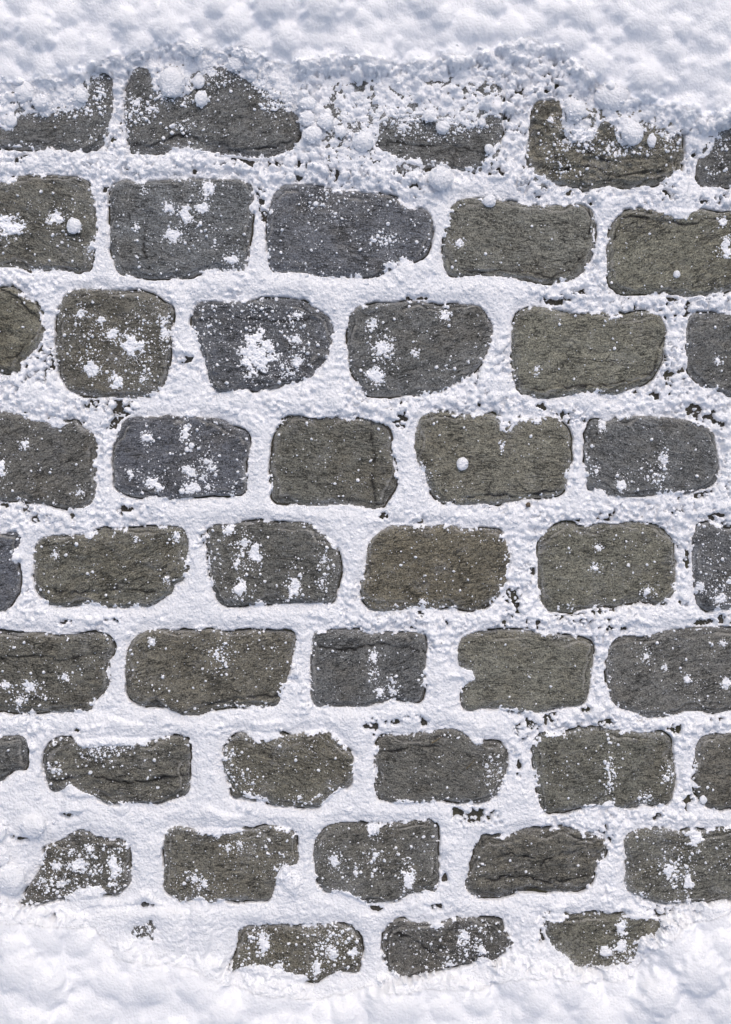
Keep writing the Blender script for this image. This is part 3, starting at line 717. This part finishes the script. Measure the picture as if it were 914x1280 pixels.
# sparse frosty drifts of grains: x, y, rx, ry, count
DRIFT = [(179,1164,11,11,60),(100,135,40,10,160),(60,142,40,8,120),(220,125,40,10,160),(500,152,40,10,160),(590,158,24,10,90),(700,175,22,22,120),(770,186,50,10,200),(835,180,20,16,90),(900,185,14,16,70),(280,100,30,14,120),(480,300,20,10,120),(420,262,40,14,60),(400,250,20,12,40),(275,820,14,22,130),(120,942,24,14,160),(145,935,18,8,80),(618,962,16,26,150),(763,968,9,32,160),(836,968,9,16,100),(805,996,11,9,70),(820,598,14,14,100),
         (830,575,7,12,50),(850,1090,20,26,150),(415,1185,22,20,140),(785,1195,16,14,80),(585,1190,24,16,120),(170,140,24,18,160),(230,158,16,10,80),(345,128,22,12,140),(325,110,12,18,80),(700,210,22,16,90),(760,190,30,12,90),
         (110,430,30,40,120),(180,440,20,40,100),(205,400,10,16,60),(265,405,18,22,60),(370,440,24,36,150),(322,385,24,10,60),(350,400,20,16,60),(480,440,18,26,120),(250,575,26,40,100),(100,1085,50,30,220),(70,1110,30,16,100),
         (430,1170,20,14,60),(320,1175,16,16,60),(600,1165,12,16,60),(510,160,20,10,80),(560,165,24,12,60),(120,165,20,12,40),(125,115,12,24,150),(530,170,30,10,60),(300,690,16,30,80),(405,705,10,40,90),(368,725,14,26,70),
         (470,845,14,30,60),(490,860,12,16,40),(290,950,14,20,50),(310,975,16,12,50),(380,1000,24,8,50),(30,870,36,14,80),(895,740,20,16,80),(890,700,20,26,60),(70,960,12,14,40),(440,165,36,16,160),(420,150,24,14,90),(810,160,26,10,90),
         (240,1100,14,14,40),(300,1060,26,14,50),(330,1070,16,30,40),(470,1075,24,26,90),(420,1075,14,20,50),(590,1025,24,12,140),(560,460,10,6,10),(890,215,18,12,40),(80,290,30,20,60),(250,280,40,40,90)]
for (x, y, rx, ry, m) in DRIFT:
    a = rng.normal(0, 0.55, (m, 2)) * (rx, ry) + (x, y)
    px.append(a[:, 0]); py.append(a[:, 1]); pr.append(0.4 + 0.45 * rng.random(m) + 1.6 * rng.random(m) ** 6)
# crumbs over the loose joint snow
m = 5200
x = rng.uniform(-10, 924, m); y = rng.uniform(60, 1240, m); j, i = cell(x, y)
k = (SV[j, i] > 0.5) & (rng.random(m) < CR[j, i] ** 1.5) & (DB[j, i] < 0) & (DT[j, i] < 20)
px.append(x[k]); py.append(y[k]); pr.append(0.8 + 1.9 * rng.random(k.sum()) ** 3)
# grains clinging along the edge of the bare stone
m = 60000
x = rng.uniform(-10, 924, m); y = rng.uniform(60, 1240, m); j, i = cell(x, y)
k = (np.abs(sv[j, i] + 0.6) < 2.2) & (rng.random(m) < 0.75) & on[j, i]
x, y = x[k], y[k]; lim = 0.25 + 0.75 * sstep(-0.3, 0.4, vnoise(x / 18, y / 18, 44))
k = rng.random(len(x)) < lim
px.append(x[k]); py.append(y[k]); pr.append(0.45 + 1.5 * rng.random(k.sum()) ** 3)
px = np.concatenate(px); py = np.concatenate(py); pr = np.concatenate(pr)
pz = surface(px, py) + pr * 0.35
small = pr < 1.15
v1, f1 = pellets(world(px[small], py[small], pz[small]), pr[small], I1)
v2, f2 = pellets(world(px[~small], py[~small], pz[~small]), pr[~small], I2)
o = link("snow_grains", mesh_from("snow_grains", np.vstack([v1, v2]), np.vstack([f1, f2 + len(v1)]), 3, M_CRUMB))
tag(o, "fine loose snow grains sprinkled over the stones and joints", "snow", kind="stuff")

# clumps of crumbly snow lying on the stones: x, y, rx, ry
CLUMPS = [(322,102,13,9),(345,120,12,8),(362,132,8,7),(262,90,8,7),(560,152,14,7),(600,152,8,7),(512,150,12,6),(835,168,12,8),(120,92,7,8),(69,272,13,9),(10,283,22,16),(110,315,6,7),(180,239,5,6),(211,260,9,9),(233,271,9,15),(254,260,9,7),(260,238,8,12),(215,295,11,10),(169,284,4,6),(290,324,9,8),(574,305,6,6),(908,310,8,16),(904,276,6,6),
          (166,430,16,19),(141,418,14,9),(115,460,12,10),(146,476,10,10),(207,418,8,18),(102,393,5,6),(126,400,6,5),(179,473,5,7),
          (321,443,23,32),(369,425,9,8),(370,452,8,8),(360,467,9,7),(371,393,8,5),(470,470,12,12),(479,434,14,14),(465,405,6,9),(556,394,8,8),(519,440,5,5),
          (671,463,4,6),(898,451,6,5),(32,557,7,6),(0,585,10,17),(100,616,6,5),
          (184,548,9,9),(232,541,9,11),(193,604,13,12),(238,609,10,9),(257,577,9,6),(266,586,8,5),(236,589,9,8),(253,596,6,5),(261,611,6,6),(163,592,6,6),
          (529,592,5,13),(627,556,3,6),(752,533,5,7),(745,589,6,7),(778,607,8,11),(829,573,5,8),
          (70,694,4,6),(170,674,4,4),(220,671,6,7),(209,725,4,6),(305,679,10,7),(319,695,8,15),(298,703,6,9),(300,737,8,14),(367,736,9,13),(405,700,5,5),(403,727,5,6),(285,663,7,7),(529,753,6,4),
          (746,711,6,5),(748,684,5,5),(811,741,8,6),(714,758,3,5),(875,735,5,7),(900,750,9,7),(911,728,5,6),
          (37,858,9,8),(8,857,9,6),(80,847,7,6),(25,877,7,6),(190,802,4,6),(468,821,5,7),(467,841,5,4),(475,867,6,8),(490,852,4,7),(492,864,4,5),
          (809,821,5,10),(831,836,4,4),(859,850,6,6),(905,804,5,5),(908,854,7,8),(67,963,6,5),(290,943,3,4),
          (98,1081,8,8),(70,1083,6,6),(143,1085,10,14),(118,1088,6,5),(55,1102,6,5),(78,1105,5,5),(113,1060,6,6),(141,1105,6,4),(90,1065,4,4),(152,1117,5,5),
          (243,1098,8,6),(256,1107,6,7),(285,1060,5,5),(299,1056,3,6),(358,1091,9,12),(418,1076,7,8),(468,1069,6,7),(510,1096,10,20),(466,1037,7,8),(446,1090,4,6),
          (838,1088,8,10),(860,1104,7,13),(870,1052,10,12),(802,1120,7,5),(330,1180,8,17),(348,1208,10,8),(396,1208,6,22),(416,1190,8,10),(443,1190,7,7),(580,1173,8,12),(602,1186,6,7),(562,1206,8,6),
          (757,1189,11,7),(778,1160,8,11),(776,1182,9,10),(172,128,7,6),(190,138,7,6),(727,168,18,12),(500,159,8,6),(690,150,5,6)]
def which_stone(x, y):
    j, i = cell(x, y)
    if OWN[j, i] >= 0: return S[OWN[j, i]]
    return min(S, key=lambda q: np.min(np.hypot(q['out'][:, 0] - x, q['out'][:, 1] - y)))
def place_word(s, x, y):
    lo = np.maximum(s['vis'].min(0), 0); hi = np.minimum(s['vis'].max(0), (W_MM, H_MM))
    u = (x - lo[0]) / (hi[0] - lo[0]); v = (y - lo[1]) / (hi[1] - lo[1])
    return f"{'upper' if v < 0.36 else 'lower' if v > 0.66 else 'middle'} {'left' if u < 0.36 else 'right' if u > 0.66 else 'centre'}"
clump_info = []
for (x, y, rx, ry) in CLUMPS:
    s = which_stone(x, y)
    size = 'tiny' if rx * ry < 30 else 'small' if rx * ry < 60 else 'mid-sized' if rx * ry < 140 else 'large'
    shape = 'upright' if ry > 1.6 * rx else 'flat wide' if rx > 1.6 * ry else 'ragged'
    clump_info.append([x, y, rx, ry, s, f"{size} {shape} snow clump", place_word(s, x, y)])
seen = {}
for c in clump_info: seen.setdefault((id(c[4]), c[5], c[6]), []).append(c)
for key, cs in seen.items():
    cs.sort(key=lambda c: c[0])
    for q, c in enumerate(cs):
        pre = "" if len(cs) == 1 else ("left-hand " if q == 0 else "right-hand " if q == len(cs) - 1 else "central ")
        c.append(f"{pre}{c[5]}, {c[6]} of {c[4]['phrase']}")
cv, cf, cn = [], [], 0
for (x, y, rx, ry, s, _, _, lab) in clump_info:
    g = 0.75
    gx = np.arange(x - rx * 1.5 - 3, x + rx * 1.5 + 3, g); gy = np.arange(y - ry * 1.5 - 3, y + ry * 1.5 + 3, g)
    GX, GY = np.meshgrid(gx, gy)
    GX = GX + rng.uniform(-0.2, 0.2, GX.shape); GY = GY + rng.uniform(-0.2, 0.2, GX.shape)
    q = np.hypot((GX - x) / rx, (GY - y) / ry)
    sz = min(rx, ry)
    e = 1.08 - q + 1.0 * fbm(GX, GY, 8, 4, 300 + x, 0.8)
    up = sstep(0.0, 0.55, e)
    h = -1.2 + up * (1.0 + min(0.20 * sz, 2.2) * (0.45 + 0.45 * np.clip(e, 0, 1))) + up * 1.5 * fbm(GX, GY, 4.2, 3, 310 + y, 0.7)
    GZ = surface(GX, GY) + h
    keep = h > -1.15
    comp = np.where(keep, np.arange(1, keep.size + 1).reshape(keep.shape), 0)
    for _ in range(400):
        n_ = comp.copy()
        n_[1:] = np.maximum(n_[1:], comp[:-1]); n_[:-1] = np.maximum(n_[:-1], comp[1:])
        n_[:, 1:] = np.maximum(n_[:, 1:], comp[:, :-1]); n_[:, :-1] = np.maximum(n_[:, :-1], comp[:, 1:])
        n_ = np.where(keep, n_, 0)
        if (n_ == comp).all(): break
        comp = n_
    ids, num = np.unique(comp[comp > 0], return_counts=True)
    keep = comp == ids[num.argmax()]
    F = grid_faces(*GX.shape); F = F[keep.ravel()[F].any(1)]
    # a few crumbs round the clump
    m = int(10 + 1.6 * (rx + ry)); t = rng.random(m) * 6.283; qq = 0.8 + rng.exponential(0.35, m)
    ex = x + rx * np.cos(t) * qq; ey = y + ry * np.sin(t) * qq
    r = 0.45 + 1.2 * rng.random(m) ** 3.5
    org = np.array([float(wx(x)), float(wy(y)), float(np.min(GZ)) / 1000])
    v, f = pellets(world(ex, ey, surface(ex, ey) + r * 0.3), r, I1, 0.16)
    cv.append(v); cf.append(f + cn); cn += len(v)
    u, inv = np.unique(F, return_inverse=True); inv = inv.reshape(-1, 4)
    v0 = (world(GX, GY, GZ).reshape(-1, 3) - org)[u]
    F3 = np.vstack([inv[:, :3], inv[:, [0, 2, 3]]])
    o = link("snow_clump", mesh_from("snow_clump", v0, F3, 3, M_CRUMB), None, tuple(org))
    tag(o, lab, "snow clump", "snow clumps on the cobblestones")

o = link("clump_crumbs", mesh_from("clump_crumbs", np.vstack(cv), np.vstack(cf), 3, M_CRUMB))
tag(o, "tiny snow crumbs fallen round the snow clumps on the stones", "snow", kind="stuff")

# rounded balls of snow: x, y, rx, ry, label
BALLS = [(216,105,17,20,"biggest egg-shaped snow ball on the second cobblestone of the top row"),
 (249,103,8,9,"round snow ball just right of the big egg-shaped one, top row"),
 (252,124,9,11,"lumpy snow ball below the round one on the second cobblestone, top row"),
 (315,93,8,9,"round snow ball at the upper right of the second cobblestone, top row"),
 (296,80,12,11,"half-buried snow ball under the bank above the second cobblestone, top row"),
 (245,66,12,12,"snow ball in the top bank above the second cobblestone"),
 (15,152,8,9,"round snow ball on the far left cobblestone of the top row"),
 (102,122,9,9,"round snow ball by the bank on the first cobblestone, top row"),
 (32,117,13,14,"large snow ball at the bank foot on the first cobblestone, top row"),
 (53,129,12,11,"ragged snow ball right of the large one on the first cobblestone, top row"),
 (537,146,9,9,"round snow ball on the upper middle of the third cobblestone, top row"),
 (553,160,9,9,"lumpy snow ball below the round one on the third cobblestone, top row"),
 (453,178,14,14,"big rough snow ball at the left end of the third cobblestone, top row"),
 (426,166,8,8,"small rough snow ball left of the big one, third cobblestone of the top row"),
 (407,153,10,11,"snow ball above the small rough one between second and third cobblestones, top row"),
 (384,149,10,11,"snow ball touching the right edge of the second cobblestone, top row"),
 (391,170,13,11,"wide snow ball at the lower right corner of the second cobblestone, top row"),
 (385,131,12,8,"flat snow ball at the upper right corner of the second cobblestone, top row"),
 (398,138,7,6,"little snow ball right of the flat one by the second cobblestone, top row"),
 (611,187,6,7,"small oval snow ball at the right end of the third cobblestone, top row"),
 (603,154,5,6,"small snow ball at the upper right of the third cobblestone, top row"),
 (718,140,13,14,"smooth round snow ball on the rough fourth cobblestone of the top row"),
 (765,122,24,18,"largest smooth snow lump at the bank foot above the fourth cobblestone"),
 (789,168,15,15,"rough snow ball on the middle of the fourth cobblestone, top row"),
 (814,177,6,9,"small upright oval snow ball on the fourth cobblestone, top row"),
 (551,224,16,16,"large snow ball in the joint under the third cobblestone of the top row"),
 (612,252,9,8,"round snow ball on the upper edge of the fourth cobblestone, second row"),
 (93,283,10,11,"round snow ball on the first cobblestone of the second row"),
 (846,343,5,5,"small round snow pellet on the fifth cobblestone of the second row"),
 (578,580,8,9,"round snow ball on the fourth cobblestone of the fourth row"),
 (395,255,3.4,3.4,"tiny round snow pellet on the third cobblestone of the second row"),
 (485,280,2.8,2.8,"tiny snow pellet right of centre on the third cobblestone, second row"),
 (240,557,4,4,"little snow pellet on the second cobblestone of the fourth row, upper one"),
 (234,562,3.2,3.6,"little snow pellet on the second cobblestone of the fourth row, lower one"),
 (228,614,4,4,"little snow pellet at the lower edge of the second cobblestone, fourth row"),
 (15,1098,19,20,"largest round snow ball at the left edge beside the eighth row"),
 (42,1032,17,15,"large round snow ball above the first cobblestone of the eighth row"),
 (2,1070,11,13,"snow ball cut by the left picture edge above the largest round one"),
 (0,1040,9,12,"snow ball at the left picture edge level with the one above the eighth row"),
 (880,1000,5,6,"small snow ball at the lower left of the last cobblestone, seventh row"),
 (757,1190,8,5,"oval snow ball on the last cobblestone of the bottom row")]
ICO = {3: ico(3), 4: ico(4)}
for (x, y, rx, ry, lab) in BALLS:
    rx, ry = rx * 0.93, ry * 0.93
    bv, bf = ICO[4 if rx + ry > 20 else 3]
    r = (rx + ry) / 2; rz = min(rx, ry) * 0.64
    off = Vector((x * 0.13, y * 0.17, 3.0))
    V = []
    for p in bv:
        p = Vector(p)
        k = 1 + 0.16 * mnoise.noise(p * 1.2 + off) + 0.06 * mnoise.noise(p * 2.8 + off) + 0.06 * mnoise.noise(p * 5 + off) + 0.04 * mnoise.noise(p * 11 + off)
        V.append((p.x * rx * k, p.y * ry * k, p.z * rz * k))
    z = float(surface(np.array([x]), np.array([y]))[0]); low = max(min(z, 6 if y > 140 else z), -4)
    sink = 0.62 if r < 11 else 0.45
    m = int(3 + 1.4 * r) if r > 8 else 0                 # crumbs stuck to the ball and fallen round its foot
    t = rng.random(m) * 6.283; el = rng.uniform(-0.4, 0.9, m); cr_ = 0.6 + 1.7 * rng.random(m) ** 2.5
    pp = np.stack([np.cos(t) * np.cos(el) * rx * 1.02, np.sin(t) * np.cos(el) * ry * 1.02, np.sin(el) * rz], -1) / 1000
    pv, pf = pellets(pp, cr_, I1, 0.2) if m else (np.zeros((0, 3)), np.zeros((0, 3), int))
    o = link("snow_ball", mesh_from("snow_ball", np.vstack([np.array(V) / 1000, pv]), np.vstack([bf, pf + len(V)]), 3, M_CRUMB), None, (float(wx(x)), float(wy(y)), (low + rz * sink) / 1000))
    tag(o, lab, "snow ball", "loose snow balls")

# ------------------------------------------------------------------ small things on the stones
def straw(x0, y0, x1, y1, r, lab):
    m = 7; t = np.linspace(0, 1, m)
    cx_ = x0 + (x1 - x0) * t + 0.5 * np.sin(t * 3); cy_ = y0 + (y1 - y0) * t
    cz = float(surface(np.array([(x0 + x1) / 2]), np.array([(y0 + y1) / 2]))[0]) + r * 0.8 + 0.4 * np.sin(t * 3.1)
    ang = np.arange(6) / 6 * 6.283
    nx, ny = -(y1 - y0), (x1 - x0); L_ = math.hypot(nx, ny); nx /= L_; ny /= L_
    V = []; F = []
    for k in range(m):
        rr = r * (1.1 - 0.6 * t[k])
        for a in ang:
            V.append((wx(cx_[k] + nx * math.cos(a) * rr), wy(cy_[k] + ny * math.cos(a) * rr), (cz[k] + math.sin(a) * rr) / 1000))
    for k in range(m - 1):
        for a in range(6):
            F.append((k * 6 + a, k * 6 + (a + 1) % 6, (k + 1) * 6 + (a + 1) % 6, (k + 1) * 6 + a))
    me = bpy.data.meshes.new("straw"); me.from_pydata([tuple(map(float, q)) for q in V], [], F); me.materials.append(M_STRAW)
    tag(link("straw", me), lab, "straw", "bits of straw")
straw(540, 929, 552, 921, 0.9, "short dry straw near the top edge of the fourth cobblestone, seventh row")
straw(583, 961, 594, 949, 0.6, "thin dry straw right of centre on the fourth cobblestone, seventh row")
bv3, bf3 = ico(3)
V = np.array([np.array(p) * (1 + 0.25 * mnoise.noise(Vector(p) * 1.6)) * (3.2, 3.0, 2.2) for p in bv3])
o = link("pebble", mesh_from("pebble", V / 1000, bf3, 3, M_PEBBLE), None, (float(wx(660.5)), float(wy(631)), (float(surface(np.array([660.5]), np.array([631.]))[0]) + 1.2) / 1000))
tag(o, "small brown pebble in the snow below the fourth cobblestone, fourth row", "pebble")
